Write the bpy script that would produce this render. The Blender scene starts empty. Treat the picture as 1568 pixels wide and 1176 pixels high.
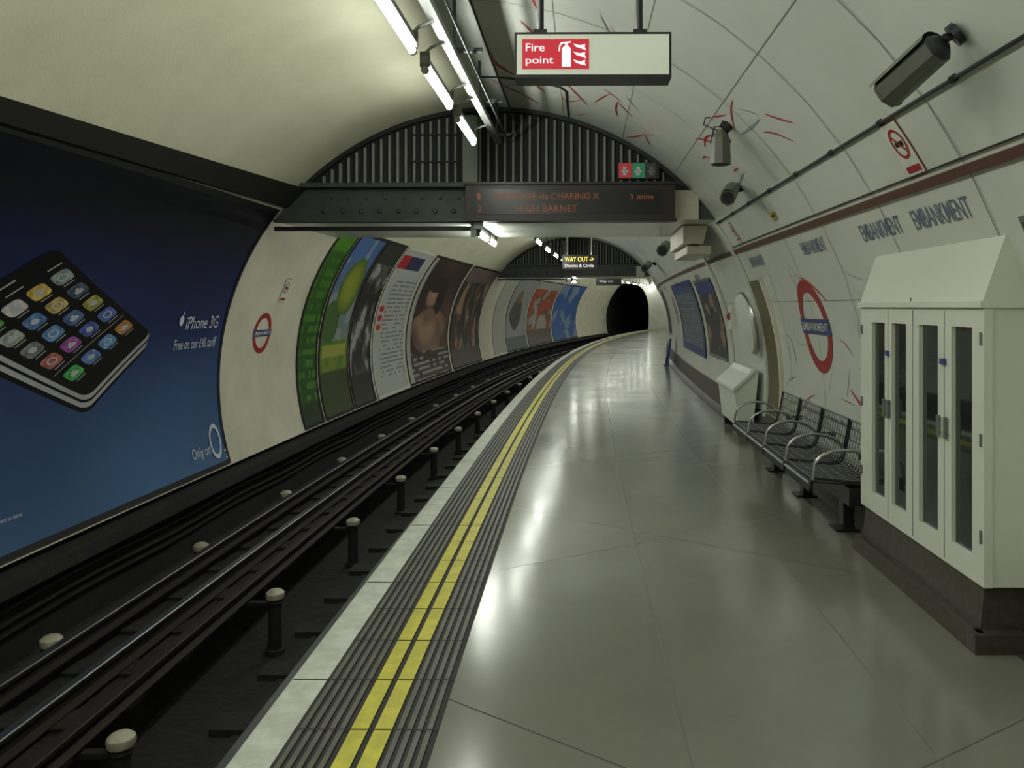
import bpy, math, random
from mathutils import Vector, noise, Matrix
random.seed(7)
R=3.25; UC=-1.0; ZC=0.7; ZF=1.6
sc=bpy.context.scene
def xo(t):
    return 0.0 if t<0 else 0.00094*t*t+2.3e-5*t**3
def dx(t):
    return 0.0 if t<0 else 0.00188*t+6.9e-5*t*t
def P(t,u,z):
    th=math.atan(dx(t)); return Vector((xo(t)+u*math.cos(th), t-u*math.sin(th), z))
def SA(t,ph,off=0.0):
    return P(t,UC+(R-off)*math.cos(ph),ZC+(R-off)*math.sin(ph))
def S(t,z,side,off=0.0):
    ph=math.asin(max(-1,min(1,(z-ZC)/R)))
    if side=='L': ph=math.pi-ph
    return SA(t,ph,off)
def wu(z,side='R'):
    d=math.sqrt(max(0,R*R-(z-ZC)**2)); return UC+d if side=='R' else UC-d
# ---------------------------------------------------------------- materials
def mat(name,col,rough=.5,metal=0.,col2=None,scale=3.,emit=None,es=0.,bump=0.,bscale=60.,r2=None,spec=.5,coat=0.):
    m=bpy.data.materials.new(name); m.use_nodes=True; nt=m.node_tree; b=nt.nodes['Principled BSDF']
    b.inputs['Base Color'].default_value=(*col,1); b.inputs['Roughness'].default_value=rough; b.inputs['Metallic'].default_value=metal
    b.inputs['Specular IOR Level'].default_value=spec; b.inputs['Coat Weight'].default_value=coat
    if emit: b.inputs['Emission Color'].default_value=(*emit,1); b.inputs['Emission Strength'].default_value=es
    if col2 or r2 or bump:
        tc=nt.nodes.new('ShaderNodeNewGeometry')
    if col2 or r2:
        n=nt.nodes.new('ShaderNodeTexNoise'); n.inputs['Scale'].default_value=scale; n.inputs['Detail'].default_value=6; n.inputs['Roughness'].default_value=.65
        nt.links.new(tc.outputs['Position'],n.inputs['Vector'])
        mr=nt.nodes.new('ShaderNodeMapRange'); mr.inputs[1].default_value=.38; mr.inputs[2].default_value=.68; nt.links.new(n.outputs['Fac'],mr.inputs[0])
        if col2:
            mx=nt.nodes.new('ShaderNodeMix'); mx.data_type='RGBA'; mx.inputs[6].default_value=(*col,1); mx.inputs[7].default_value=(*col2,1)
            nt.links.new(mr.outputs[0],mx.inputs[0]); nt.links.new(mx.outputs[2],b.inputs['Base Color'])
        if r2:
            m2=nt.nodes.new('ShaderNodeMapRange'); m2.inputs[3].default_value=rough; m2.inputs[4].default_value=r2
            nt.links.new(mr.outputs[0],m2.inputs[0]); nt.links.new(m2.outputs[0],b.inputs['Roughness'])
    if bump:
        n2=nt.nodes.new('ShaderNodeTexNoise'); n2.inputs['Scale'].default_value=bscale; nt.links.new(tc.outputs['Position'],n2.inputs['Vector'])
        bp=nt.nodes.new('ShaderNodeBump'); bp.inputs['Strength'].default_value=bump; bp.inputs['Distance'].default_value=.01
        nt.links.new(n2.outputs['Fac'],bp.inputs['Height']); nt.links.new(bp.outputs[0],b.inputs['Normal'])
    return m
def emat(name,col,s):
    return mat(name,(0.02,0.02,0.02),emit=col,es=s)
M={}
M['enamel']=mat('white_enamel',(.64,.67,.60),.26,col2=(.59,.62,.55),scale=1.1)
M['plaster']=mat('cream_plaster',(.60,.60,.44),.55,col2=(.53,.53,.38),scale=1.6,bump=.15)
M['tile']=mat('white_wall',(.60,.60,.54),.3,col2=(.5,.5,.44),scale=1.5)
M['creamwall']=mat('cream_wall',(.66,.63,.52),.45,col2=(.56,.53,.42),scale=1.5)
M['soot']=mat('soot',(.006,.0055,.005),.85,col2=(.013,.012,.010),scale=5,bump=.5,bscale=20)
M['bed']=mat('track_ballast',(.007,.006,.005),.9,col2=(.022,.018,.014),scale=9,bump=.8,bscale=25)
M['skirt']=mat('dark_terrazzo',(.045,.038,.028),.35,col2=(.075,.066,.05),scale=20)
M['floor']=mat('polished_terrazzo',(.195,.20,.16),.15,col2=(.165,.17,.135),scale=.9,r2=.22,bump=.012,bscale=9,spec=.6)
M['joint']=mat('joint_dark',(.04,.04,.035),.6)
M['jlight']=mat('joint_light',(.25,.255,.21),.35)
M['jdim']=mat('joint_dim',(.12,.12,.10),.4)
M['seam']=mat('seam_grey',(.18,.19,.17),.6)
M['black']=mat('black_paint',(.012,.012,.012),.4)
M['cable']=mat('black_cable',(.01,.01,.01),.5)
M['brown']=mat('brown_trim',(.10,.045,.03),.4)
M['ledge']=mat('ledge_brown',(.007,.006,.005),.7)
M['white']=mat('white_paint',(.66,.69,.60),.3)
M['nose']=mat('nosing_white',(.58,.60,.54),.6,col2=(.42,.43,.39),scale=8)
M['rib']=mat('tactile_rib',(.12,.118,.095),.5,col2=(.08,.078,.064),scale=6)
M['gap']=mat('tactile_gap',(.018,.018,.016),.7)
M['yellow']=mat('yellow_line',(.60,.56,.05),.5,col2=(.42,.40,.05),scale=9)
M['rust']=mat('rail_rust',(.022,.017,.013),.6,metal=.3)
M['steel']=mat('rail_steel',(.26,.27,.28),.34,metal=.9)
M['chrome']=mat('grey_steel',(.40,.41,.40),.3,metal=.9)
M['galv']=mat('galvanised',(.22,.23,.22),.45,metal=.5)
M['porc']=mat('porcelain',(.50,.48,.38),.4,col2=(.3,.28,.2),scale=10)
M['girder']=mat('grey_girder',(.06,.066,.063),.45,col2=(.038,.041,.039),scale=4)
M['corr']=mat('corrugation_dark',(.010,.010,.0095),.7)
M['corrl']=mat('corrugation_rib',(.22,.23,.21),.5)
M['red']=mat('sign_red',(.34,.02,.025),.35)
M['blue']=mat('sign_blue',(.04,.055,.20),.35)
M['greyblue']=mat('letter_blue',(.13,.17,.24),.35)
M['sred']=mat('streak_red',(.42,.05,.04),.35)
M['sgrey']=mat('streak_grey',(.30,.33,.34),.35)
M['sblue']=mat('streak_blue',(.10,.22,.5),.35)
M['syel']=mat('streak_ochre',(.45,.36,.06),.35)
M['glass']=mat('dark_glass',(.020,.025,.021),.05,spec=.8)
M['olive']=mat('olive_panel',(.12,.10,.05),.5)
M['purple']=mat('purple_label',(.10,.06,.24),.4)
M['camgrey']=mat('camera_grey',(.10,.10,.08),.45)
M['tube']=emat('tube_glow',(.97,1.,.91),86.)
M['redlit']=emat('red_lit',(.80,.004,.03),.66)
M['whitelit']=emat('white_lit',(1,.93,.93),1.1)
M['greenlit']=emat('green_lit',(.05,.5,.2),.22)
M['redlit2']=emat('red_lit_dim',(.8,.05,.06),.3)
M['amber']=emat('amber_led',(.80,.20,.03),.20)
M['yellowlit']=emat('yellow_led',(1,.8,.1),1.5)
M['display']=mat('display_brown',(.020,.011,.008),.4)
M['signcream']=mat('sign_cream',(.52,.54,.45),.3,emit=(.85,.95,.75),es=.22)
M['pwhite']=mat('print_white',(.62,.66,.72),.4)
M['icongl']=mat('icon_glyph',(.40,.42,.44),.4)
M['pblack']=mat('print_black',(.004,.004,.005),.3)
M['psilver']=mat('print_silver',(.36,.36,.37),.35)
pm=mat('poster_print',(1,1,1),.42); a=pm.node_tree.nodes.new('ShaderNodeAttribute'); a.attribute_name='Col'
pm.node_tree.links.new(a.outputs['Color'],pm.node_tree.nodes['Principled BSDF'].inputs['Base Color']); M['print']=pm
# ---------------------------------------------------------------- builder
TXT={}
def textmesh(body,off=0.0):
    k=(body,off)
    if k in TXT: return TXT[k]
    cu=bpy.data.curves.new('tmp','FONT'); cu.body=body; cu.resolution_u=3; cu.offset=off
    o=bpy.data.objects.new('tmp',cu); sc.collection.objects.link(o)
    dg=bpy.context.evaluated_depsgraph_get(); dg.update(); e=o.evaluated_get(dg); me=e.to_mesh()
    vs=[(v.co.x,v.co.y) for v in me.vertices]; fs=[tuple(p.vertices) for p in me.polygons]
    e.to_mesh_clear(); bpy.data.objects.remove(o); bpy.data.curves.remove(cu)
    x0=min(v[0] for v in vs); x1=max(v[0] for v in vs); y0=min(v[1] for v in vs); y1=max(v[1] for v in vs)
    vs=[((x-x0)/(x1-x0),(y-y0)/(y1-y0)) for x,y in vs]
    TXT[k]=(vs,fs); return TXT[k]
class B:
    def __init__(s): s.v=[];s.f=[];s.mi=[];s.mats=[];s.col={}
    def m(s,k):
        if k not in s.mats: s.mats.append(k)
        return s.mats.index(k)
    def face(s,pts,k):
        i=len(s.v); s.v+= [Vector(p) for p in pts]; s.f.append(tuple(range(i,i+len(pts)))); s.mi.append(s.m(k))
    def grid(s,rows,k,close=False):
        i0=len(s.v); n=len(rows[0])
        for r in rows: s.v+=[Vector(p) for p in r]
        for a in range(len(rows)-1):
            for b in range(n if close else n-1):
                c=(b+1)%n; kk=k[b] if isinstance(k,(list,tuple)) else k
                s.f.append((i0+a*n+b,i0+a*n+c,i0+(a+1)*n+c,i0+(a+1)*n+b)); s.mi.append(s.m(kk))
        return i0
    def sweep(s,prof,ts,k,close=False,caps=False):
        rows=[[P(t,u,z) for u,z in prof] for t in ts]; s.grid(rows,k,close)
        if caps:
            kk=k[0] if isinstance(k,(list,tuple)) else k
            s.face(rows[0],kk); s.face(rows[-1],kk)
    def box(s,t0,t1,u0,u1,z0,z1,k):
        s.sweep([(u0,z0),(u1,z0),(u1,z1),(u0,z1)],[t0,t1],k,True,True)
    def cyl(s,a,b,r,k,n=10,r1=None,cap=True):
        a=Vector(a);b=Vector(b); r1=r if r1 is None else r1
        d=(b-a).normalized(); x=d.orthogonal().normalized(); y=d.cross(x)
        rows=[[p+ (x*math.cos(2*math.pi*i/n)+y*math.sin(2*math.pi*i/n))*rr for i in range(n)] for p,rr in ((a,r),(b,r1))]
        s.grid(rows,k,True)
        if cap: s.face(rows[0],k); s.face(rows[1],k)
    def tube(s,pts,r,k,n=8):
        pts=[Vector(p) for p in pts]; rows=[]
        ref=None
        for i,p in enumerate(pts):
            d=(pts[min(i+1,len(pts)-1)]-pts[max(i-1,0)]).normalized()
            if ref is None: ref=d.orthogonal().normalized()
            x=(ref-d*ref.dot(d)).normalized(); ref=x; y=d.cross(x)
            rows.append([p+(x*math.cos(2*math.pi*j/n)+y*math.sin(2*math.pi*j/n))*r for j in range(n)])
        s.grid(rows,k,True); s.face(rows[0],k); s.face(rows[-1],k)
    def lathe(s,o,prof,k,n=14):
        rows=[[Vector(o)+Vector((r*math.cos(2*math.pi*i/n),r*math.sin(2*math.pi*i/n),z)) for i in range(n)] for r,z in prof]
        s.grid(rows,k,True)
    def text(s,body,fn,k,off=0.0):
        vs,fs=textmesh(body,off); i=len(s.v); s.v+=[Vector(fn(x,y)) for x,y in vs]
        for f in fs: s.f.append(tuple(i+j for j in f)); s.mi.append(s.m(k))
    def ring(s,fn,r0,r1,k,n=48,a0=0,a1=2*math.pi):
        rows=[]
        for i in range(n+1):
            a=a0+(a1-a0)*i/n; rows.append([fn(math.cos(a)*r,math.sin(a)*r) for r in (r0,r1)])
        s.grid(rows,k)
    def disc(s,fn,r,k,n=32):
        s.face([fn(math.cos(2*math.pi*i/n)*r,math.sin(2*math.pi*i/n)*r) for i in range(n)],k)
    def rect(s,fn,x0,x1,y0,y1,k,nx=1,ny=1):
        s.grid([[fn(x0+(x1-x0)*i/nx,y0+(y1-y0)*j/ny) for j in range(ny+1)] for i in range(nx+1)],k)
    def rrect(s,fn,a0,a1,b0,b1,ra,k,rb=None,n=28,m=14):
        rb=rb or ra; rows=[]
        for i in range(n+1):
            q=i/n; q=.5-.5*math.cos(math.pi*q); a=a0+(a1-a0)*q
            e=0
            if a<a0+ra: e=rb*(1-math.sqrt(max(0,1-((a0+ra-a)/ra)**2)))
            elif a>a1-ra: e=rb*(1-math.sqrt(max(0,1-((a-a1+ra)/ra)**2)))
            rows.append([fn(a,b0+e+(b1-b0-2*e)*j/m) for j in range(m+1)])
        s.grid(rows,k)
    def build(s,name,parent=None,bevel=0,smooth=True,recalc=True):
        c=Vector((0,0,0))
        lo=Vector([min(v[i] for v in s.v) for i in range(3)]); hi=Vector([max(v[i] for v in s.v) for i in range(3)]); c=(lo+hi)/2
        me=bpy.data.meshes.new(name); me.from_pydata([v-c for v in s.v],[],s.f)
        for k in s.mats: me.materials.append(M[k])
        me.polygons.foreach_set('material_index',s.mi)
        if s.col:
            at=me.color_attributes.new('Col','FLOAT_COLOR','POINT')
            for i,cc in s.col.items(): at.data[i].color=(*cc,1)
        if smooth:
            me.polygons.foreach_set('use_smooth',[True]*len(me.polygons)); me.set_sharp_from_angle(angle=math.radians(32))
        me.update()
        if recalc:
            import bmesh
            bm=bmesh.new(); bm.from_mesh(me); bmesh.ops.recalc_face_normals(bm,faces=bm.faces); bm.to_mesh(me); bm.free()
        o=bpy.data.objects.new(name,me); sc.collection.objects.link(o); o.location=c
        if parent: o.parent=parent; o.matrix_parent_inverse=Matrix.Translation(-parent.location)
        if bevel:
            bv=o.modifiers.new('bevel','BEVEL'); bv.width=bevel; bv.segments=2; bv.limit_method='ANGLE'
        return o
def fr(a,b,st):
    n=max(1,int(round((b-a)/st))); return [a+(b-a)*i/n for i in range(n+1)]
TS=fr(-5,55,.5); TEND=55; TSI=fr(-4.98,54.9,.5)
def arc(z0,s0,z1,s1,n):
    def ph(z,s_):
        p=math.asin((z-ZC)/R); return math.pi-p if s_=='L' else p
    a,b=ph(z0,s0),ph(z1,s1)
    return [(UC+R*math.cos(a+(b-a)*i/n),ZC+R*math.sin(a+(b-a)*i/n)) for i in range(n+1)]
# ---------------------------------------------------------------- shell
b=B()
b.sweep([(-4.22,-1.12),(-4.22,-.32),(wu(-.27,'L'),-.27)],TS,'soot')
b.sweep(arc(-.27,'L',2.80,'L',16),TS,'creamwall')
b.build('wall_left',recalc=False)
b=B()
b.sweep(arc(2.80,'L',ZC+R*math.sin(math.radians(88)),'L',15),TS,'plaster')
b.sweep([(UC+R*math.cos(math.radians(a)),ZC+R*math.sin(math.radians(a))) for a in [92+(36-92)*i/16 for i in range(17)]],TS,'enamel')
b.build('ceiling',recalc=False)
b=B()
b.sweep(arc(ZC+R*math.sin(math.radians(36)),'R',.34,'R',14),TS,'enamel')
b.sweep([(wu(.34),.34),(wu(.34)-.02,.34),(2.19,.16),(2.16,.06),(2.10,.015),(2.04,.003),(2.04,0)],TS,'skirt')  # dark coved skirting; its foot runs onto the floor, painting in bench shade
b.build('wall_right',recalc=False)
b=B()
b.sweep([(-.5,0),(0,0),(.7,0),(1.4,0),(2.2,0)],TS,'floor')
for k in range(-1,14):
    t0=3.23+3.1*k
    n=8
    rows=[]
    for i in range(n+1):
        u=-.5+2.5*i/n; t=t0-.70*(u+.48); rows.append([P(t-.003,u,.0012),P(t+.003,u,.0012)])
    b.grid(rows,'joint' if k==0 else ('jdim' if k%2 else 'jlight'))
for k in range(0,12):
    t0=2.2+3.1*k
    rows=[[P(t0+.62*(u-.3)-.003,u,.0013),P(t0+.62*(u-.3)+.003,u,.0013)] for u in [-.5+2.5*i/6 for i in range(7)]]
    b.grid(rows,'jlight' if k%2 else 'jdim')
for u in (.42,1.30):
    b.sweep([(u,.0011),(u+.003,.0011)],TS,'jdim')
b.build('floor',recalc=False)
# platform edge with tactile strip
b=B()
pr=[(-1.25,-1.06),(-1.25,-.10),(-1.2,-.10),(-1.2,0),(-1.19,.004),(-1.045,.004)]; mk=['soot','soot','nose','nose','nose']
u=-1.045
segs=[]
while u<-.86: segs.append((u+.014,u+.038,'rib')); u+=.038
segs+= [(-.835,-.765,'yellow'),(-.745,-.675,'yellow')]
u=-.675
while u<-.53: segs.append((u+.014,u+.038,'rib')); u+=.038
for (a0,a1,k) in segs:
    pr+=[(a0,-.002),(a0+.002,.005),(a1-.002,.005),(a1,-.002)]; mk+=['gap','gap',k,'gap']
pr+=[(-.5,0)]; mk+=['gap']
b.sweep(pr,TSI,mk)
t=1.0; i=0
while t<40:
    b.grid([[P(t-.004,-1.19 if i%3==0 else -1.045,.0062),P(t+.004,-1.19 if i%3==0 else -1.045,.0062)],[P(t-.004,-.5,.0062),P(t+.004,-.5,.0062)]],'gap'); t+=.40; i+=1
b.build('platform_edge',recalc=False)
# track bed with pit
b=B()
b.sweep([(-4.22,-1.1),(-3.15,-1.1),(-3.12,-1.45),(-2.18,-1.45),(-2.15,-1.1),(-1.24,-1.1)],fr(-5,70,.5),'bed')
t=-4
while t<50:
    b.box(t,t+.24,-3.75,-2.95,-1.12,-1.07,'bed'); b.box(t,t+.24,-2.3,-1.5,-1.12,-1.07,'bed'); t+=.75
b.build('track_bed',recalc=False)
b=B(); b.sweep([(-4.2,-.33),(-4.0,-.36),(-3.98,-.46),(-4.2,-.5)],TSI,'soot')
for z in (-.62,-.72,-.80): b.tube([P(t,-4.17,z+.015*math.sin(t*2.1)) for t in fr(-4.5,54,.5)],.022,'cable',6)
b.build('trim_cable_shelf',recalc=False)
def rail(u,top,h,hw,fw,topmat,name):
    b=B(); z0=top-h
    pr=[(u-fw,z0),(u+fw,z0),(u+fw,z0+.012),(u+.01,z0+.03),(u+.01,top-.04),(u+hw,top-.03),(u+hw,top-.006),(u+hw-.008,top),(u-hw+.008,top),(u-hw,top-.006),(u-hw,top-.03),(u-.01,top-.04),(u-.01,z0+.03),(u-fw,z0+.012)]
    k=['rust']*6+[topmat]*3+['rust']*5
    b.sweep(pr,fr(-4.9,68,.5),k,True); return b.build(name,recalc=False)
rail(-3.37,-.93,.14,.036,.065,'steel','running_rail'); rail(-1.93,-.93,.14,.036,.065,'steel','running_rail')
rail(-3.74,-.85,.13,.04,.06,'steel','conductor_rail'); rail(-2.92,-.86,.12,.04,.06,'rust','conductor_rail')
for row,(u,zb,ur) in enumerate([(-3.96,-1.1,-3.74),(-2.64,-1.45,-2.92)]):
    t=1.3 if row==0 else -.05
    while t<52:
        b=B(); o=P(t,u,0)
        b.lathe(o,[(0.001,zb),(.085,zb),(.085,zb+.04),(.06,zb+.05),(.055,-1.02),(.07,-1.0),(.05,-.97)],'soot')
        b.lathe(o,[(.05,-.97),(.075,-.965),(.082,-.94),(.078,-.915),(.055,-.895),(.02,-.885),(.001,-.883)],'porc')
        b.box(t-.03,t+.03,min(u,ur),max(u,ur),-1.03,-1.0,'soot')
        b.build('rail_insulator'); t+=2.34
# far wall with running tunnel portal
b=B(); n=48; rows=[]
def portal(a): 
    c,s_=math.cos(a),math.sin(a); return (-2.70+1.53*math.copysign(abs(c)**.75,c),.95+2.25*math.copysign(abs(s_)**.75,s_))
for r_ in (0,1):
    row=[]
    for i in range(n):
        a=2*math.pi*i/n
        row.append(P(TEND-.02,UC+(R+.1)*math.cos(a),ZC+(R+.1)*math.sin(a)) if r_==0 else P(TEND-.02,*portal(a)))
    rows.append(row)
b.grid(rows,'tile',True)
rows=[[P(t,*portal(2*math.pi*i/n)) for i in range(n)] for t in fr(55,72,1)]
b.grid(rows,'soot',True); b.face(rows[-1],'soot')
b.build('wall_far',recalc=False)
b=B(); b.face([P(-5,UC+(R+.1)*math.cos(2*math.pi*i/n),ZC+(R+.1)*math.sin(2*math.pi*i/n)) for i in range(n)],'creamwall'); b.build('wall_back')
# ---------------------------------------------------------------- trims
b=B(); rows=[]
for t in fr(-5,9.4,.4):
    q=max(0,min(1,(t-4.6)/4.8)); zt=2.85+.16*q; zb=2.72+.06*q
    rows.append([P(t,wu(zb,'L')-.03,zb),P(t,wu(zb,'L')+.06,zb),P(t,wu(zt,'L')+.06,zt-.01),P(t,wu(zt,'L')-.03,zt)])
b.grid(rows,'ledge')
b.build('trim_left_ledge',recalc=False)
def strip(b,z0,z1,th,k,ts=TS):
    p=[S(0,z,'R',o) for z,o in ((z0,0),(z0,th),(z1,th),(z1,0))]; b.sweep([(q.x,q.z) for q in p],ts,k)
b=B(); strip(b,2.225,2.27,.02,'brown'); b.build('trim_frieze_strip',recalc=False)
b=B(); pz=2.585
b.tube([S(t,pz,'R',.015) for t in fr(-5,9.4,.6)],.010,'cable'); b.tube([S(t,2.3,'R',.012) for t in fr(-5,9.4,.6)],.005,'cable')
for t in fr(-4,9.2,.8): b.cyl(S(t,pz,'R',0),S(t,pz,'R',.03),.018,'cable',8)
b.tube([SA(8.1,math.radians(a),.01) for a in range(90,74,-3)]+[SA(8.1+.1*i,math.radians(74),.01) for i in range(1,13)],.010,'cable')
b.build('wall_cable_run')
# panel seams
b=B()
def seam(t,a0,a1,w=.004,k='seam'):
    b.grid([[SA(t-w,math.radians(a),.003),SA(t+w,math.radians(a),.003)] for a in [a0+(a1-a0)*i/14 for i in range(15)]],k)
t=.3
while t<54:
    seam(t,-5.5,88); t+=1.15
for ph in (75,62,49,17):
    b.grid([[SA(t,math.radians(ph)-.0011,.003),SA(t,math.radians(ph)+.0011,.003)] for t in TS],'seam')
t=7.0
while t<9.3:
    seam(t,52,86,.0012); t+=.095
b.build('trim_panel_seams',recalc=False)
# ---------------------------------------------------------------- decorative streaks
b=B()
def streak(t0,a0,t1,a1,w,k,bend=0.):
    n=8; rows=[]
    for i in range(n+1):
        q=i/n; t=t0+(t1-t0)*q; a=math.radians(a0+(a1-a0)*q+bend*math.sin(math.pi*q))
        ww=w*(.35+.65*math.sin(math.pi*min(1,max(0,q*.9+.08))))
        dt=(t1-t0); da=math.radians(a1-a0)*R; L=math.hypot(dt,da) or 1
        nt_,na=-da/L*ww,dt/L*ww/R
        rows.append([SA(t-nt_,a-na,.0045),SA(t+nt_,a+na,.0045)])
    b.grid(rows,k)
for i in range(34):
    t=random.uniform(5.0,9.2); a=random.uniform(38,88); streak(t,a,t+random.uniform(.15,.65)*random.choice((-1,1)),a+random.uniform(-4,4),random.uniform(.007,.013),random.choice(['sred','sred','sred','sgrey']),random.uniform(-.6,.6))
for i in range(34):
    t=random.uniform(5.4,9.3); a=random.uniform(-3,24); streak(t,a,t+random.uniform(.05,.35)*random.choice((-1,1)),a+random.uniform(-6,6),random.uniform(.003,.007),random.choice(['sgrey','sgrey','sgrey','sred']),random.uniform(-.6,.6))
for i in range(40):
    t=random.uniform(12,50); a=random.uniform(0,80); streak(t,a,t+random.uniform(.3,1.0)*random.choice((-1,1)),a+random.uniform(-7,7),random.uniform(.006,.014),random.choice(['sred','sgrey','sred']),random.uniform(-1,1))
streak(7.25,21,6.7,17,.014,'sred',.5); streak(6.5,4,5.8,1.5,.016,'sred',-1); streak(8.2,-4,7.7,0,.010,'sred'); streak(6.0,10,5.7,17,.008,'syel')
streak(5.0,88,5.25,84,.04,'sblue',.5)
streak(7.3,86,8.0,83,.022,'sred',1.5); streak(7.9,82,8.5,78,.018,'sred'); streak(8.2,88,9.0,80,.016,'sred'); streak(7.9,74,8.5,70,.014,'sred'); streak(6.4,80,7.0,76,.012,'sred')
b.build('wall_decoration_streaks',recalc=False)
# ---------------------------------------------------------------- lettering
def mR(tc,zc,w,h,off=.005): return lambda x,y: S(tc+w/2-x*w,zc-h/2+y*h,'R',off)
def mL(tc,zc,w,h,off=.005): return lambda x,y: S(tc-w/2+x*w,zc-h/2+y*h,'L',off)
b=B()
for tc in (4.22,5.05,6.5,8.6,13.5,17.5,22,30): b.text('EMBANKMENT',mR(tc,2.09,.66,.105),'greyblue',.005)
b.build('station_name_frieze',recalc=False)
def roundel(side,tc,zc,r,bh,thick=.02):
    b=B(); sg=-1 if side=='R' else 1
    f=lambda x,y,o=.006: S(tc+sg*x,zc+y,side,o)
    b.ring(f,r*.74,r,'red')
    b.rect(lambda x,y:f(x,y,.009),-r*1.04,r*1.04,-bh/2,bh/2,'blue',6,2)
    w=r*1.85; b.text('EMBANKMENT',lambda x,y:f(-w/2+x*w,-bh*.26+y*bh*.52,.012),'white',.005)
    b.build('station_roundel',recalc=False)
roundel('R',7.22,1.42,.42,.14)
roundel('L',10.45,1.25,.27,.09)
roundel('R',20.5,1.5,.35,.12); roundel('R',33,1.5,.35,.12)
def nosmoke(side,tc,zc,w,h,t2=True):
    b=B(); sg=-1 if side=='R' else 1
    f=lambda x,y,o=.006: S(tc+sg*x,zc+y,side,o)
    b.rect(lambda x,y:f(x,y,.005),-w/2-.006,w/2+.006,-h/2-.006,h/2+.006,'red',1,4)
    b.rect(lambda x,y:f(x,y,.008),-w/2,w/2,-h/2,h/2,'white',1,4)
    g=lambda x,y:f(x,y+h*.12,.011); r=w*.38
    b.ring(g,r*.8,r,'red',32); b.rect(g,-r*.6,r*.6,-.012,.012,'black')
    b.grid([[g(-r*.62,r*.5),g(-r*.5,r*.62)],[g(r*.5,-r*.62),g(r*.62,-r*.5)]],'red')
    b.rect(lambda x,y:f(x,y,.011),-w*.4,w*.4,-h*.42,-h*.3,'red')
    b.build('no_smoking_sign',recalc=False)
nosmoke('R',4.22,2.43,.2,.27); nosmoke('L',10.85,1.82,.2,.32); nosmoke('R',8.9,2.42,.15,.2)
b=B(); b.rect(mR(7.1,2.41,.16,.07,.01),0,1,0,1,'syel'); b.rect(mR(7.1,2.41,.1,.02,.012),0,1,0,1,'black'); b.build('warning_plate',recalc=False)
b=B(); b.rect(mR(3.5,1.95,.07,.1,.01),0,1,0,1,'galv'); b.rect(mR(3.5,1.95,.04,.05,.013),0,1,0,1,'brown'); b.build('call_plate',recalc=False)
# ---------------------------------------------------------------- posters
def nz(x,y,s=0): return noise.noise(Vector((x,y,s)))
def mix(a,b_,q): q=max(0,min(1,q)); return tuple(a[i]+(b_[i]-a[i])*q for i in range(3))
def hsh(*a): return (math.sin(sum(v*k for v,k in zip(a,(127.1,311.7,74.7))))*43758.5453)%1
def ell(s,v,cs,cv,rs,rv): return ((s-cs)/rs)**2+((v-cv)/rv)**2
def lines(s,v,n,wn,seed=0,lo=.3,hi=.7):
    r=int(v*n); q=v*n-r
    return lo<q<hi and hsh(r,int(s*wn),seed)>.3
def c_phone(s,v):
    c=mix((.058,.15,.33),(.014,.027,.13),v/.55) if v<.55 else mix((.014,.027,.13),(.003,.003,.010),(v-.55)/.35)
    k=.82+.3*nz(s*3,v*3)+.25*(s-.5); return tuple(max(0,x*k) for x in c)
def c_green(s,v):
    bg=mix((.012,.06,.006),(.03,.12,.008),v)
    if v>.9: bg=(.07,.24,.01)
    if v<.12: return (.01,.03,.008)
    r=int(v*17); q=v*17-r
    if .22<q<.78 and (hsh(r,int(s*26),5)>.22) and hsh(r,int(s*5),1)>.22: return (.06,.20,.02)
    return bg
def c_apple(s,v):
    c=mix((.22,.29,.15),(.07,.15,.38),(v-.3)/.6)
    if nz(s*4,v*7,9)>.15: c=mix(c,(.36,.38,.38),.6)
    e=ell(s,v,.6,.72,.36,.16)
    if e<1: c=mix((.32,.36,.04),(.05,.14,.01),e)
    elif ell(s,v,.25,.52,.3,.12)<1: c=(.06,.13,.03)
    elif v<.42: c=(.10,.20,.02) if nz(s*6,v*6)>-.1 else (.18,.24,.03)
    if .33<v<.40 and 0.1<s<.9: c=(.34,.36,.06)
    if v<.25: c=(.04,.06,.012)
    return c
def c_fig(s,v):
    q=nz(s*3.2,v*5.5,3)+.4*nz(s*9,v*14,5)
    c=(.36,.36,.34) if q>.22 else ((.09,.09,.085) if q>-.05 else (.02,.02,.02))
    if v>.86: c=(.03,.03,.03)
    if v<.2: c=(.02,.02,.015)
    return c
def c_text(s,v):
    c=(.47,.48,.45)
    if v>.86 and s<.8 and v<.95: c=(.03,.03,.1) if s>.3 else (.45,.02,.02)
    elif .12<v<.8 and s>.2 and lines(s,v,34,16,2,.3,.62): c=(.22,.22,.22)
    if s<.22 and .45<v<.62 and ell(s,(v*16)%1,.12,.5,.07,.35)<1: c=(.5,.03,.03)
    return c
def c_port(s,v):
    c=mix((.03,.015,.012),(.10,.05,.04),nz(s*3,v*3,8)+.5)
    e=ell(s,v,.5,.42,.40,.20)
    if e<1+.5*nz(s*6,v*6,4): c=mix((.34,.20,.14),(.09,.045,.035),.8*e+.8*nz(s*5,v*7,2))
    e=ell(s,v,.42,.70,.15,.10)
    if e<1: c=mix((.42,.27,.19),(.20,.11,.07),e)
    if ell(s,v,.45,.79,.22,.07)<1 or ell(s,v,.62,.68,.1,.14)<1: c=(.02,.010,.008)
    if v<.24: c=(.30,.28,.26) if lines(s,v,24,14,4) else (.04,.03,.03)
    if s<.10: c=(.40,.39,.36)
    return c
def c_crowd(s,v):
    q=nz(s*7,v*4,11)+.5*nz(s*15,v*9,2)
    c=(.34,.21,.13) if q>.3 else ((.13,.08,.05) if q>0 else (.035,.025,.02))
    if v>.85: c=(.16,.1,.1)
    if v<.18: c=(.08,.06,.05)
    return c
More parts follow.
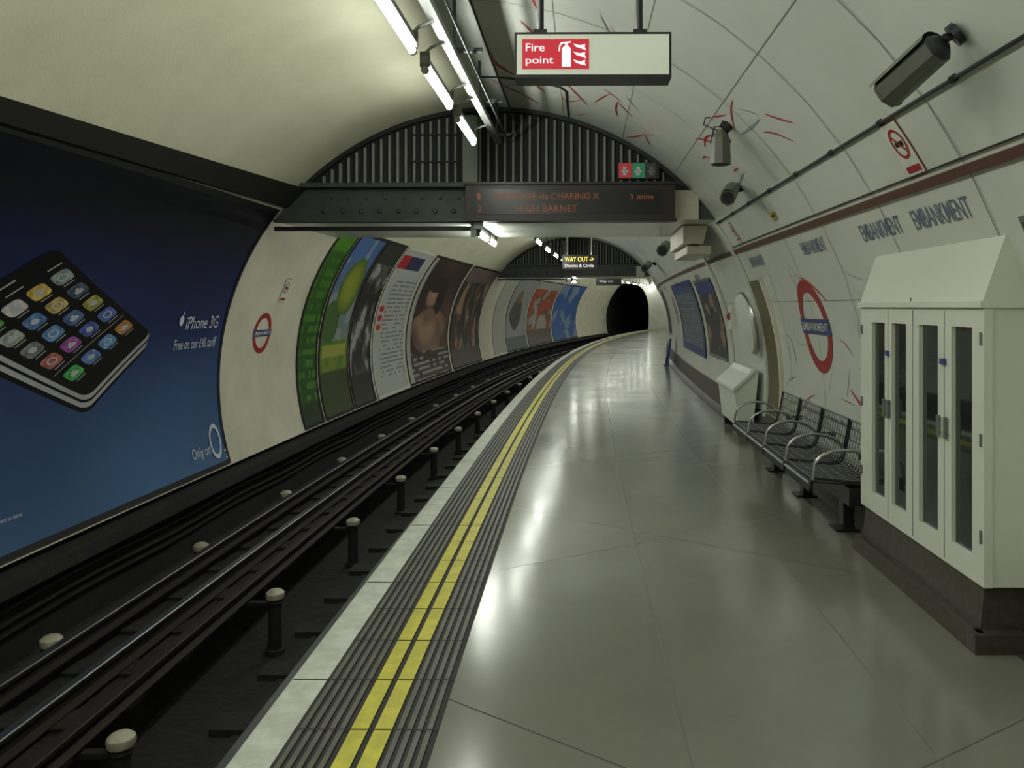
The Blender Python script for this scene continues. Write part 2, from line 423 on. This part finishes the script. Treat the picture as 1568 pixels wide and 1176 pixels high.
def c_grey(s,v):
    c=(.26,.27,.27)
    if ell(s,v,.45,.50,.28,.22)<1+.4*nz(s*5,v*5,3): c=(.07,.065,.06)
    if ell(s,v,.45,.74,.13,.1)<1: c=(.20,.12,.08)
    if v<.2: c=(.1,.12,.12)
    return c
def c_red(s,v):
    q=nz(s*5,v*4,20)+.4*nz(s*13,v*12,20); c=(.36,.06,.025) if q>.05 else ((.16,.08,.05) if q>-.15 else (.33,.30,.27))
    if v<.25: c=(.10,.08,.07)
    if v>.88: c=(.34,.34,.32)
    return c
def c_blue(s,v):
    q=nz(s*4,v*4,30)+.4*nz(s*13,v*12,20); return (.04,.11,.34) if q>-.15 else (.18,.25,.36)
def c_light(s,v):
    return (.38,.38,.33)
def c_map(s,v):
    c=(.05,.08,.18)
    if .08<s<.92 and .1<v<.85: c=(.16,.19,.22) if not lines(s,v,24,10,6) else (.05,.07,.12)
    return c
def c_pic(s,v):
    q=nz(s*5,v*5,40); c=(.25,.16,.12) if q>.1 else (.04,.04,.05)
    if v>.8: c=(.03,.05,.2)
    return c
def poster(side,t0,t1,z0,z1,fn,nx,ny,extra=None,frame='ledge',fw=.05):
    b=B(); sg=-1 if side=='R' else 1
    f=lambda s,v,o=.012: S(t0+(t1-t0)*(s if side=='L' else 1-s),z0+(z1-z0)*v,side,o)
    i0=b.grid([[f(i/nx,j/ny) for j in range(ny+1)] for i in range(nx+1)],'print')
    for i in range(nx+1):
        for j in range(ny+1): b.col[i0+i*(ny+1)+j]=fn(min(.9999,i/nx),min(.9999,j/ny))
    w=fw/abs(t1-t0); h=fw/(z1-z0); N=20
    for s0,s1,v0,v1 in ((0,w,0,1),(1-w,1,0,1),(0,1,0,h),(0,1,1-h,1)):
        b.rect(lambda s,v:f(s,v,.02),s0,s1,v0,v1,frame,N,N)
    if extra: extra(b)
    return b.build('advertising_poster',recalc=False)
def phone(b):
    A=(6.0,2.06); e1=(1.74,-.71); e2=(-.90,-.54)
    def mp(off,dt=0,dz=0): return lambda a,c: S(A[0]+a*e1[0]+c*e2[0]+dt,A[1]+a*e1[1]+c*e2[1]+dz,'L',off)
    b.rrect(mp(.014,.0,-.15),0.02,1,0,1,.06,'pblack',.10)
    b.rrect(mp(.016,-.0,-.10),-.005,1.008,-.01,1.01,.06,'psilver',.10)
    b.rrect(mp(.018,0,-.055),-.005,1.008,-.01,1.01,.06,'pblack',.10)
    b.rrect(mp(.0195,0,-.03),-.008,1.008,-.012,1.012,.06,'psilver',.10)
    b.rrect(mp(.021),0,1,0,1,.06,'pblack',.10)
    cols=[(.1,.35,.08),(.55,.5,.5),(.6,.4,.08),(.25,.3,.3),(.3,.35,.3),(.08,.2,.45),(.5,.35,.08),(.06,.08,.14),(.15,.16,.18),(.1,.25,.5),(.05,.12,.3),(.35,.32,.06),(.4,.1,.08),(.3,.05,.3),(.05,.1,.4),(.08,.15,.5),(.05,.4,.08),(.1,.2,.5),(.1,.3,.6),(.5,.22,.05)]
    for r_ in range(5):
        for c in range(4):
            a0=.15+r_*.142+(.03 if r_==4 else 0); c0=.065+(3-c)*.228
            k='icon_%d'%(r_*4+c); cc=tuple(x*.6 for x in cols[r_*4+c])
            if k not in M: M[k]=mat(k,cc,.4,col2=tuple(min(1,x*1.9+.06) for x in cc),scale=16)
            b.rrect(mp(.024),a0,a0+.092,c0,c0+.172,.022,k,.045,8,4)
            f=lambda x,y,a0=a0,c0=c0: mp(.027)(a0+.046+x,c0+.086+y*1.9)
            if (r_*4+c)%3==0: b.ring(f,.018,.027,'icongl',16)
            elif (r_*4+c)%3==1: b.rect(f,-.020,.020,-.009,.009,'icongl'); b.rect(f,-.006,.018,-.022,.022,'icongl')
            else: b.disc(f,.020,'icongl',14)
            b.rect(mp(.025),a0+.103,a0+.109,c0+.03,c0+.145,'psilver')
    b.rrect(mp(.022),.712,.716,.04,.96,.002,'psilver',.002,4,6)
    b.rect(mp(.024),.105,.112,.06,.20,'icongl'); b.rect(mp(.024),.105,.112,.42,.58,'icongl'); b.rect(mp(.024),.105,.112,.86,.94,'icongl')
    b.rect(mp(.024),.045,.055,.42,.58,'psilver')
    b.text('iPhone 3G',mL(8.75,1.43,.72,.14,.02),'pwhite')
    b.disc(lambda x,y:S(8.28+x*.8,1.455+y,'L',.02),.055,'pwhite'); b.disc(lambda x,y:S(8.30+x*.5,1.535+y,'L',.02),.02,'pwhite')
    b.text('Free on our £45 tariff',mL(8.68,1.20,.92,.11,.02),'pwhite')
    b.text('Only on',mL(8.72,-.03,.40,.15,.02),'pwhite')
    b.ring(lambda x,y:S(9.07+x*.65,.05+y,'L',.02),.15,.20,'pwhite',32)
    b.text('2',mL(9.26,-.13,.07,.10,.02),'pwhite')
    b.text('terms apply subject to status',mL(5.7,.03,.5,.04,.02),'pwhite')
poster('L',3.4,9.32,-.25,2.75,c_phone,40,40,phone)
poster('L',11.75,12.6,-.25,2.75,c_green,60,140)
poster('L',12.68,14.15,-.25,2.8,c_apple,60,90)
poster('L',14.22,15.5,-.25,2.8,c_fig,60,100)
poster('L',15.65,18.0,-.25,2.8,c_text,80,170,frame='white')
poster('L',18.2,22.5,-.25,2.8,c_port,90,100)
poster('L',22.75,26.8,-.25,2.8,c_crowd,90,70)
poster('L',29.1,31.2,-.25,2.8,c_light,30,30,frame='white')
poster('L',31.4,35.4,-.25,2.8,c_grey,50,50)
poster('L',35.7,41,-.25,2.8,c_red,60,60)
poster('L',41.3,47.2,-.25,2.8,c_blue,50,50)
poster('R',12.2,14.2,.75,2.05,c_pic,40,50,frame='chrome')
poster('R',14.7,19.2,.65,2.1,c_map,70,60,frame='blue',fw=.1)
poster('R',24.5,26.8,.75,2.1,c_pic,30,30,frame='chrome')
poster('R',36,40.0,.75,2.1,c_blue,30,30,frame='chrome')
# ---------------------------------------------------------------- bulkheads
def circ_top(u,r=R): return ZC+math.sqrt(max(0,r*r-(u-UC)**2))
def bulkhead(t0,t1,name):
    b=B(); zb=2.62; zt=3.02
    a0=math.asin((zt-ZC)/R); n=30
    pts=[(UC+R*math.cos(a0+(math.pi-2*a0)*i/n),ZC+R*math.sin(a0+(math.pi-2*a0)*i/n)) for i in range(n+1)]
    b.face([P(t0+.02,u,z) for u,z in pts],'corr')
    u=wu(3.05,'L')+.12
    while u<wu(3.05)-.1:
        zt2=circ_top(u,R-.07)
        if zt2>3.1: b.sweep([(u,3.05),(u+.026,3.05),(u+.026,zt2),(u,zt2)],[t0-.015,t0+.02],'corrl',True,True)
        u+=.098
    rows=[[P(tt,UC+rr*math.cos(a0+(math.pi-2*a0)*i/n),ZC+rr*math.sin(a0+(math.pi-2*a0)*i/n)) for tt,rr in ((t0-.05,R),(t0-.05,R-.05),(t0+.02,R-.05))] for i in range(n+1)]
    b.grid(rows,'black')
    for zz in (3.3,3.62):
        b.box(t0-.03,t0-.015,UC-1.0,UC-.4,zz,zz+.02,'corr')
    b.sweep([(wu(zb,'L'),zb),(wu(zb),zb),(wu(zt),zt),(wu(zt,'L'),zt)],[t0,t1],['enamel','black','enamel','black'],True)
    b.face([P(t0,wu(zb,'L'),zb),P(t0,wu(zb),zb),P(t0,wu(zt),zt),P(t0,wu(zt,'L'),zt)],'girder')
    b.face([P(t1,wu(zb,'L'),zb),P(t1,wu(zb),zb),P(t1,UC+1,circ_top(UC+1)),P(t1,UC-1,circ_top(UC-1))],'enamel')
    uL=wu(zt,'L')+.02; uR=-1.25
    b.box(t0-.14,t0,uL,uR,zt-.02,zt+.03,'girder'); b.box(t0-.14,t0,wu(zb,'L')+.05,uR,zb-.03,zb,'girder')
    b.box(t0-.02,t0+.05,wu(2.5,'L')+.1,uR,zb-.12,zb-.07,'black')
    b.box(t0-.12,t0-.02,uR,uR+.05,zb-.2,zb,'galv')
    u=uL+.25
    while u<uR-.05:
        b.cyl(P(t0-.0,u,zb+.11),P(t0-.02,u,zb+.11),.032,'girder',10,.018)
        b.cyl(P(t0,u+.06,zb+.26),P(t0-.02,u+.06,zb+.26),.022,'girder',8,.012)
        u+=.22
    b.box(t0-.05,t0+.0,1.14,wu(zt)+.14,zb+.0,zt-.06,'creamwall')
    b.box(t0-.10,t0-.02,-1.33,-1.17,3.02,3.84,'corrl')
    return b.build(name)
bulkhead(9.4,11.7,'footbridge_bulkhead'); bulkhead(27,29,'footbridge_bulkhead')
b=B()
for tt in (9.42,11.62):
    rows=[]
    for i in range(17):
        a=math.radians(-7+(36+7)*i/16)
        rows.append([SA(tt,a,.0),SA(tt,a,.035),SA(tt+.09,a,.035),SA(tt+.09,a,0)])
    b.grid(rows,'enamel')
    b.grid([[SA(tt-.006,a_,.004),SA(tt,a_,.004)] for a_ in [math.radians(-7+43*i/16) for i in range(17)]],'black')
b.build('trim_portal_rib',recalc=False)
b=B()
b.sweep([(1.30,2.38),(1.55,2.38),(1.60,2.60),(1.30,2.60)],[9.9,11.5],'creamwall',True,True)
b.sweep([(1.36,2.26),(1.66,2.26),(1.66,2.36),(1.36,2.36)],[10.0,11.5],'creamwall',True,True)
b.box(9.95,11.5,1.4,1.5,2.36,2.385,'brown')
b.build('cable_duct',bevel=.006)
b=B()
rows=[[S(t,z,'R',.02) for t in (8.75,9.36)] for z in [.36+1.54*i/8 for i in range(9)]]; b.grid(rows,'olive')
rows=[[S(t,z,'R',o) for t,o in ((8.7,0),(8.7,.04),(8.75,.04),(8.75,.02))] for z in [.36+1.54*i/8 for i in range(9)]]; b.grid(rows,'creamwall')
b.build('door_1',recalc=False)
# ---------------------------------------------------------------- train describer
b=B(); t0=9.15
b.box(t0,9.36,-1.29,1.12,2.60,3.01,'display'); b.box(t0-.03,9.36,-1.31,1.14,3.0,3.03,'black'); b.box(t0-.03,9.36,-1.31,1.14,2.58,2.61,'black')
b.box(t0-.006,t0,-1.22,.98,2.66,2.95,'pblack')
b.box(9.2,9.3,-1.2,-1.1,2.5,2.6,'galv')
def ft(u0,z0,w,h,t): return lambda x,y: P(t,u0+x*w,z0+y*h)
b.text('1',ft(-1.15,2.83,.035,.075,t0-.01),'amber'); b.text('EDGWARE via CHARING X',ft(-.95,2.83,1.2,.075,t0-.01),'amber'); b.text('3 mins',ft(.6,2.83,.27,.06,t0-.01),'amber')
b.text('2',ft(-1.15,2.69,.05,.075,t0-.01),'amber'); b.text('HIGH BARNET',ft(-.7,2.69,.7,.075,t0-.01),'amber')
b.build('train_describer',bevel=0)
b=B(); b.box(9.3,9.375,.47,.95,3.09,3.28,'black')
for i,k in enumerate(('redlit2','greenlit','greenlit')):
    u=.48+i*.155; b.box(9.295,9.3,u,u+.15 if i<2 else u+.12,3.1,3.27,k if i<2 else 'girder')
    b.box(9.29,9.295,u+.05,u+.09,3.13,3.23,'pwhite' if i<2 else 'galv'); b.box(9.29,9.295,u+.03,u+.11,3.16,3.19,'pwhite' if i<2 else 'galv')
b.build('emergency_exit_sign')
# ---------------------------------------------------------------- fire point sign
b=B(); t0=3.6
b.box(t0,t0+.14,-.26,.45,2.636,2.84,'black')
b.box(t0-.006,t0+.01,-.248,.438,2.648,2.828,'signcream')
b.box(t0-.009,t0,-.224,.077,2.671,2.806,'redlit')
tt=t0-.012
b.text('Fire',ft(-.208,2.750,.085,.036,tt),'whitelit',.006); b.text('point',ft(-.208,2.684,.125,.042,tt),'whitelit',.006)
pic=[(-.045,2.68),(-.005,2.68),(-.005,2.762),(-.015,2.775),(-.035,2.775),(-.045,2.762)]
b.face([P(tt,u,z) for u,z in pic],'whitelit'); b.face([P(tt,u,z) for u,z in [(-.03,2.775),(-.02,2.775),(-.02,2.785),(-.03,2.785)]],'whitelit')
b.face([P(tt,u,z) for u,z in [(-.05,2.782),(-.005,2.788),(-.005,2.795),(-.05,2.79)]],'whitelit')
b.face([P(tt,u,z) for u,z in [(-.05,2.788),(-.058,2.775),(-.06,2.75),(-.054,2.75),(-.052,2.772),(-.044,2.784)]],'whitelit')
for k in range(3):
    zz=2.685+k*.036
    b.face([P(tt,u,z) for u,z in [(.005,zz+.028),(.02,zz+.012),(.04,zz+.006),(.065,zz-.004 if k else zz),(.058,zz+.012),(.06,zz+.026),(.04,zz+.02),(.025,zz+.022)]],'whitelit')
for u in (-.145,.31):
    b.cyl(P(t0+.07,u,2.84),P(t0+.07,u,circ_top(u)+.02),.016,'black',10); b.box(t0+.03,t0+.11,u-.03,u+.03,2.84,2.865,'black')
    b.cyl(P(t0+.07,u,circ_top(u)-.04),P(t0+.07,u,circ_top(u)+.02),.05,'black',14)
b.build('fire_point_sign',bevel=.003)
def hang(t0,uc,w,zb,h,txts,name):
    b=B(); b.box(t0,t0+.15,uc-w/2,uc+w/2,zb,zb+h,'black')
    for (s_,u0,z0,ww,hh,k) in txts: b.text(s_,ft(uc+u0,zb+z0,ww,hh,t0-.01),k,.01)
    for d in (-w*.35,w*.35): b.cyl(P(t0+.07,uc+d,zb+h),P(t0+.07,uc+d,circ_top(uc+d)+.02),.02,'chrome',8)
    b.build(name)
hang(23,-.48,1.0,2.68,.42,[('WAY OUT ->',-.42,.22,.84,.14,'yellowlit'),('District & Circle',-.42,.06,.84,.09,'whitelit')],'way_out_sign')
hang(34,-.3,1.1,2.5,.35,[('Way out',-.4,.1,.6,.14,'pwhite')],'way_out_sign')
# ---------------------------------------------------------------- lights
b=B()
b.sweep([(-.96,3.5),(-.89,3.5),(-.89,3.55),(-.96,3.55)],fr(-4.9,9.3,.5),'galv',True,True)
b.tube([P(t,-.72,3.74) for t in fr(-4.9,9.3,.5)],.012,'cable'); b.tube([P(t,-.80,3.52) for t in fr(-4.9,9.3,.5)],.010,'cable')
t=-4.4
while t<9.2:
    b.box(t-.02,t+.02,-.98,-.70,3.55,3.58,'girder'); b.cyl(P(t,-.92,3.58),P(t,-.92,circ_top(-.92)+.02),.014,'girder',8); t+=1.5
b.build('lighting_trunking')
def tubelight(t0,L,u,z,hang_z,ut):
    b=B(); b.cyl(P(t0+.03,u,z),P(t0+L-.03,u,z),.022,'tube',8,cap=False)
    for a,s_ in ((t0,1),(t0+L,-1)):
        b.cyl(P(a,u,z),P(a+.035*s_,u,z),.028,'galv',10)
        b.box(min(a,a+.03*s_),max(a,a+.03*s_),u-.035,u+.035,z+.02,z+.13,'camgrey')
        b.tube([P(a+.015*s_,u,z+.12),P(a+.015*s_,u+(ut-u)*.3,z+.16),P(a+.015*s_,ut,hang_z)],.012,'galv',6)
    b.sweep([(u-.028,z+.05),(u+.028,z+.05),(u+.022,z+.10),(u-.022,z+.10)],[t0,t0+L],'galv',True,True)
    b.build('fluorescent_light')
for k in range(-5,4):
    tubelight(2.7+1.5*k+0.0,1.1,-1.07,3.30,3.5,-.93)
for t0 in (9.9,10.9): tubelight(t0,.75 if t0>10 else .9,-1.25,2.5,2.63,-1.25)
t=12.4
while t<54:
    if not (26<t<29): tubelight(t,1.2,-1.1,3.02,circ_top(-1.1)+.01,-1.05)
    elif t>27: tubelight(t,1.2,-1.2,2.5,2.62,-1.2)
    t+=2.3
# ---------------------------------------------------------------- fire cabinet
b=B(); ta,tb=3.70,5.28; uf=1.90
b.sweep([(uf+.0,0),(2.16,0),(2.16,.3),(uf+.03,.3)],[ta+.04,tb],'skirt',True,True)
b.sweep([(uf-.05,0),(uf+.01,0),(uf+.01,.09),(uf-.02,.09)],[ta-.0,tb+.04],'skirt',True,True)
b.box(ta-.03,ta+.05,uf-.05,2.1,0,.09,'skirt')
b.sweep([(uf+.03,.3),(2.21,.3),(2.24,.7),(2.11,1.6),(uf+.03,1.6)],[ta,tb],'white',True,True)
panes=[(3.80,4.01),(4.16,4.39),(4.56,4.77),(4.88,5.09)]
z0,z1=.42,1.5
edges=[ta-.01]+[x for p in panes for x in p]+[tb+.01]
for i in range(0,len(edges),2): b.box(edges[i],edges[i+1],uf,uf+.04,z0,z1,'white')
b.box(ta-.01,tb+.01,uf,uf+.04,.30,z0,'white'); b.box(ta-.01,tb+.01,uf,uf+.04,z1,1.6,'white')
for p in panes: b.box(p[0],p[1],uf+.022,uf+.029,z0,z1,'glass')
for tt in (4.47,): b.box(tt-.003,tt+.003,uf-.002,uf,.32,1.58,'seam')
for tt in (4.085,4.825): b.box(tt-.002,tt+.002,uf-.002,uf,.32,1.58,'seam')
b.box(ta-.02,tb+.02,uf-.02,2.1,1.595,1.625,'white')
b.sweep([(uf-.005,1.625),(2.12,1.625),(2.04,1.93),(2.0,1.93)],[ta-.01,tb+.01],'white',True,True)
b.box(4.488,4.492,uf-.007,uf+.0,1.625,1.65,'seam')
for tt in (4.05,4.13,4.79,4.86):
    b.box(tt-.009,tt+.009,uf-.02,uf-.006,.93,1.04,'galv'); b.cyl(P(tt,uf,.95),P(tt,uf-.01,.95),.006,'galv',6); b.cyl(P(tt,uf,1.02),P(tt,uf-.01,1.02),.006,'galv',6)
for tt in (4.085,4.825): b.box(tt-.022,tt+.022,uf-.018,uf-.001,1.305,1.335,'purple')
for zz in (.5,.95,1.42): 
    for tt in (ta+.01,tb-.02): b.cyl(P(tt,uf-.006,zz),P(tt,uf-.006,zz+.06),.006,'galv',8)
b.build('fire_equipment_cabinet',bevel=.004)
# ---------------------------------------------------------------- bench
b=B(); ta,tb=5.40,8.15
prof=[(1.60,.40),(1.62,.435),(1.70,.43),(1.79,.42),(1.88,.41),(1.96,.405),(2.01,.42),(2.04,.46),(2.06,.53),(2.075,.60),(2.09,.68),(2.10,.74)]
ns=4; w=(tb-ta)/ns
for s_ in range(ns):
    a0=ta+s_*w+.025; a1=ta+(s_+1)*w-.025
    for i,(u,z) in enumerate(prof): b.cyl(P(a0,u,z),P(a1,u,z),.010 if i in(0,11) else .0045,'galv' if i in (0,11) else 'black',6)
    for j in range(12):
        tt=a0+(a1-a0)*j/11; b.tube([P(tt,u,z) for u,z in prof],.010 if j in(0,11) else .004,'black' if j in (0,11) else 'galv',6)
    b.sweep([(1.595,.345),(1.61,.345),(1.63,.425),(1.61,.43)],[a0,a1],'black',True,True)
    b.sweep([(1.63,.40),(2.0,.375),(2.0,.385),(1.63,.41)],[a0+.02,a1-.02],'black',True,True)
for s_ in range(ns+1):
    tt=ta+s_*w; arm=[]
    for i in range(9):
        q=math.pi*i/8; arm.append((1.83-.22*math.cos(q),.43+.20*math.sin(q)**.6 if 0<i<8 else .43))
    b.tube([P(tt,u,z) for u,z in arm],.012,'chrome',8)
b.sweep([(1.86,.25),(1.98,.25),(1.98,.37),(1.86,.37)],[ta,tb],'black',True,True)
for tt in (ta+.35,(ta+tb)/2,tb-.35):
    b.box(tt-.05,tt+.05,1.92,2.0,0.003,.33,'black'); b.box(tt-.08,tt+.08,1.86,2.03,0.003,.018,'black'); b.box(tt-.02,tt+.02,1.66,2.04,.355,.38,'black')
    b.box(tt-.02,tt+.02,2.05,2.2,.5,.54,'black')
b.build('platform_bench')
# ---------------------------------------------------------------- grit bin, mirror, alarm
b=B()
b.sweep([(1.96,.12),(2.13,.12),(2.2,.82),(2.12,.84),(1.97,.62),(1.91,.58),(1.91,.54)],[9.75,11.0],'white',True,True)
b.sweep([(1.88,.55),(2.15,.80),(2.15,.84),(1.88,.60)],[9.72,11.03],'white',True,True)
for tt in (9.85,10.85): b.box(tt,tt+.06,1.97,2.08,0.01,.12,'black')
b.build('grit_bin',bevel=.01)
b=B(); o=S(9.75,1.42,'R',0); nrm=(P(9.75,UC,ZC)-o).normalized()
def dish(r,d,k): 
    x=Vector((0,1,0)); y=nrm.cross(x).normalized(); return [o+nrm*d+(x*math.cos(2*math.pi*i/36)+y*math.sin(2*math.pi*i/36))*r for i in range(36)]
b.grid([dish(.36,.005,0),dish(.38,.10,0),dish(.36,.15,0),dish(.2,.19,0),dish(.01,.2,0)],'white',True); b.grid([dish(.385,.09,0),dish(.395,.10,0),dish(.385,.12,0)],'chrome',True)
b.build('convex_mirror')
b=B(); b.box(10.55,10.75,2.0,2.12,1.3,1.6,'white'); b.box(10.6,10.7,1.985,2.0,1.42,1.52,'red'); b.cyl(P(10.65,1.99,1.47),P(10.65,1.96,1.47),.03,'red'); b.build('fire_alarm_point',bevel=.005)
b=B(); b.sweep([(1.90,.02),(2.02,.02),(2.10,.75),(2.04,.75)],[21.5,22.4],['blue','blue','white','white'],True,True); b.box(21.6,22.3,1.93,1.96,.3,.7,'white'); b.build('information_board')
# ---------------------------------------------------------------- CCTV + speaker
def cctv(back,front,r,wallpt,name='security_camera',n=8):
    b=B(); bk=P(*back); ft_=P(*front); d=(ft_-bk).normalized()
    b.cyl(bk,ft_,r*.92,'camgrey',n,r); b.cyl(ft_,ft_+d*.012,r*1.06,'camgrey',n); b.cyl(ft_+d*.004,ft_+d*.014,r*.8,'black',16)
    b.cyl(bk-d*.02,bk,r*.6,'black',n,r*.9)
    up=Vector((0,0,1)); x=d.cross(up).normalized(); y=x.cross(d)
    rows=[[p+(x*math.cos(a)+y*math.sin(a))*r*1.15 for a in [math.radians(20+140*i/8) for i in range(9)]] for p in (bk,ft_+d*.03)]
    b.grid(rows,'camgrey')
    w=P(*wallpt); mid=(bk*.65+ft_*.35)
    b.tube([mid+Vector((0,0,-.0)),mid+(w-mid)*.5+Vector((0,0,.02)),w],.016,'black',8); b.cyl(w-(w-mid).normalized()*.03,w,.05,'black',12)
    b.tube([bk,bk+Vector((.02,0,.05)),w],.006,'cable',6)
    b.build(name)
cctv((3.18,1.46,2.63),(3.42,1.36,2.52),.070,(3.2,1.55,2.70))
cctv((7.45,1.46,2.68),(7.12,1.36,2.57),.07,(7.5,1.55,2.73))
cctv((13.6,1.42,2.62),(12.9,1.30,2.50),.09,(13.6,1.58,2.66)); cctv((19.6,1.42,2.62),(18.9,1.30,2.50),.09,(19.6,1.58,2.66))
b=B(); o=P(6.4,1.17,0)
b.lathe(o,[(.001,3.02),(.035,3.01),(.06,2.97),(.075,2.95),(.085,2.74),(.078,2.735),(.06,2.78),(.001,2.78)],'camgrey',8)
b.tube([P(6.4,1.09,2.91),P(6.4,1.12,3.04),P(6.4,1.20,3.04),P(6.4,1.25,2.91)],.008,'black',6)
b.tube([P(6.4,1.17,3.04),P(6.4,1.19,3.08),P(6.4,1.23,3.06)],.014,'black',8); b.cyl(P(6.4,1.20,3.02),P(6.4,1.235,3.055),.045,'black',12)
b.tube([P(6.4,1.17,3.0),P(6.5,1.05,3.08),P(6.6,1.08,3.16),P(6.6,1.12,3.16)],.006,'cable',6)
b.build('loudspeaker')
# ---------------------------------------------------------------- camera / world
w=bpy.data.worlds.new('World'); sc.world=w; w.use_nodes=True; w.node_tree.nodes['Background'].inputs[0].default_value=(.01,.011,.01,1); w.node_tree.nodes['Background'].inputs[1].default_value=.2
cd=bpy.data.cameras.new('camera'); cam=bpy.data.objects.new('camera',cd); sc.collection.objects.link(cam)
cam.location=(0,0,ZF); cam.rotation_euler=(math.radians(90),0,0); cd.sensor_width=36; cd.lens=36*1245/1600; cd.shift_x=-89/1600; cd.shift_y=-121/1600; cd.clip_start=.05; cd.clip_end=300
sc.camera=cam
try:
    sc.view_settings.view_transform='Standard'; sc.view_settings.look='None'; sc.view_settings.exposure=0
except Exception as e: print(e)
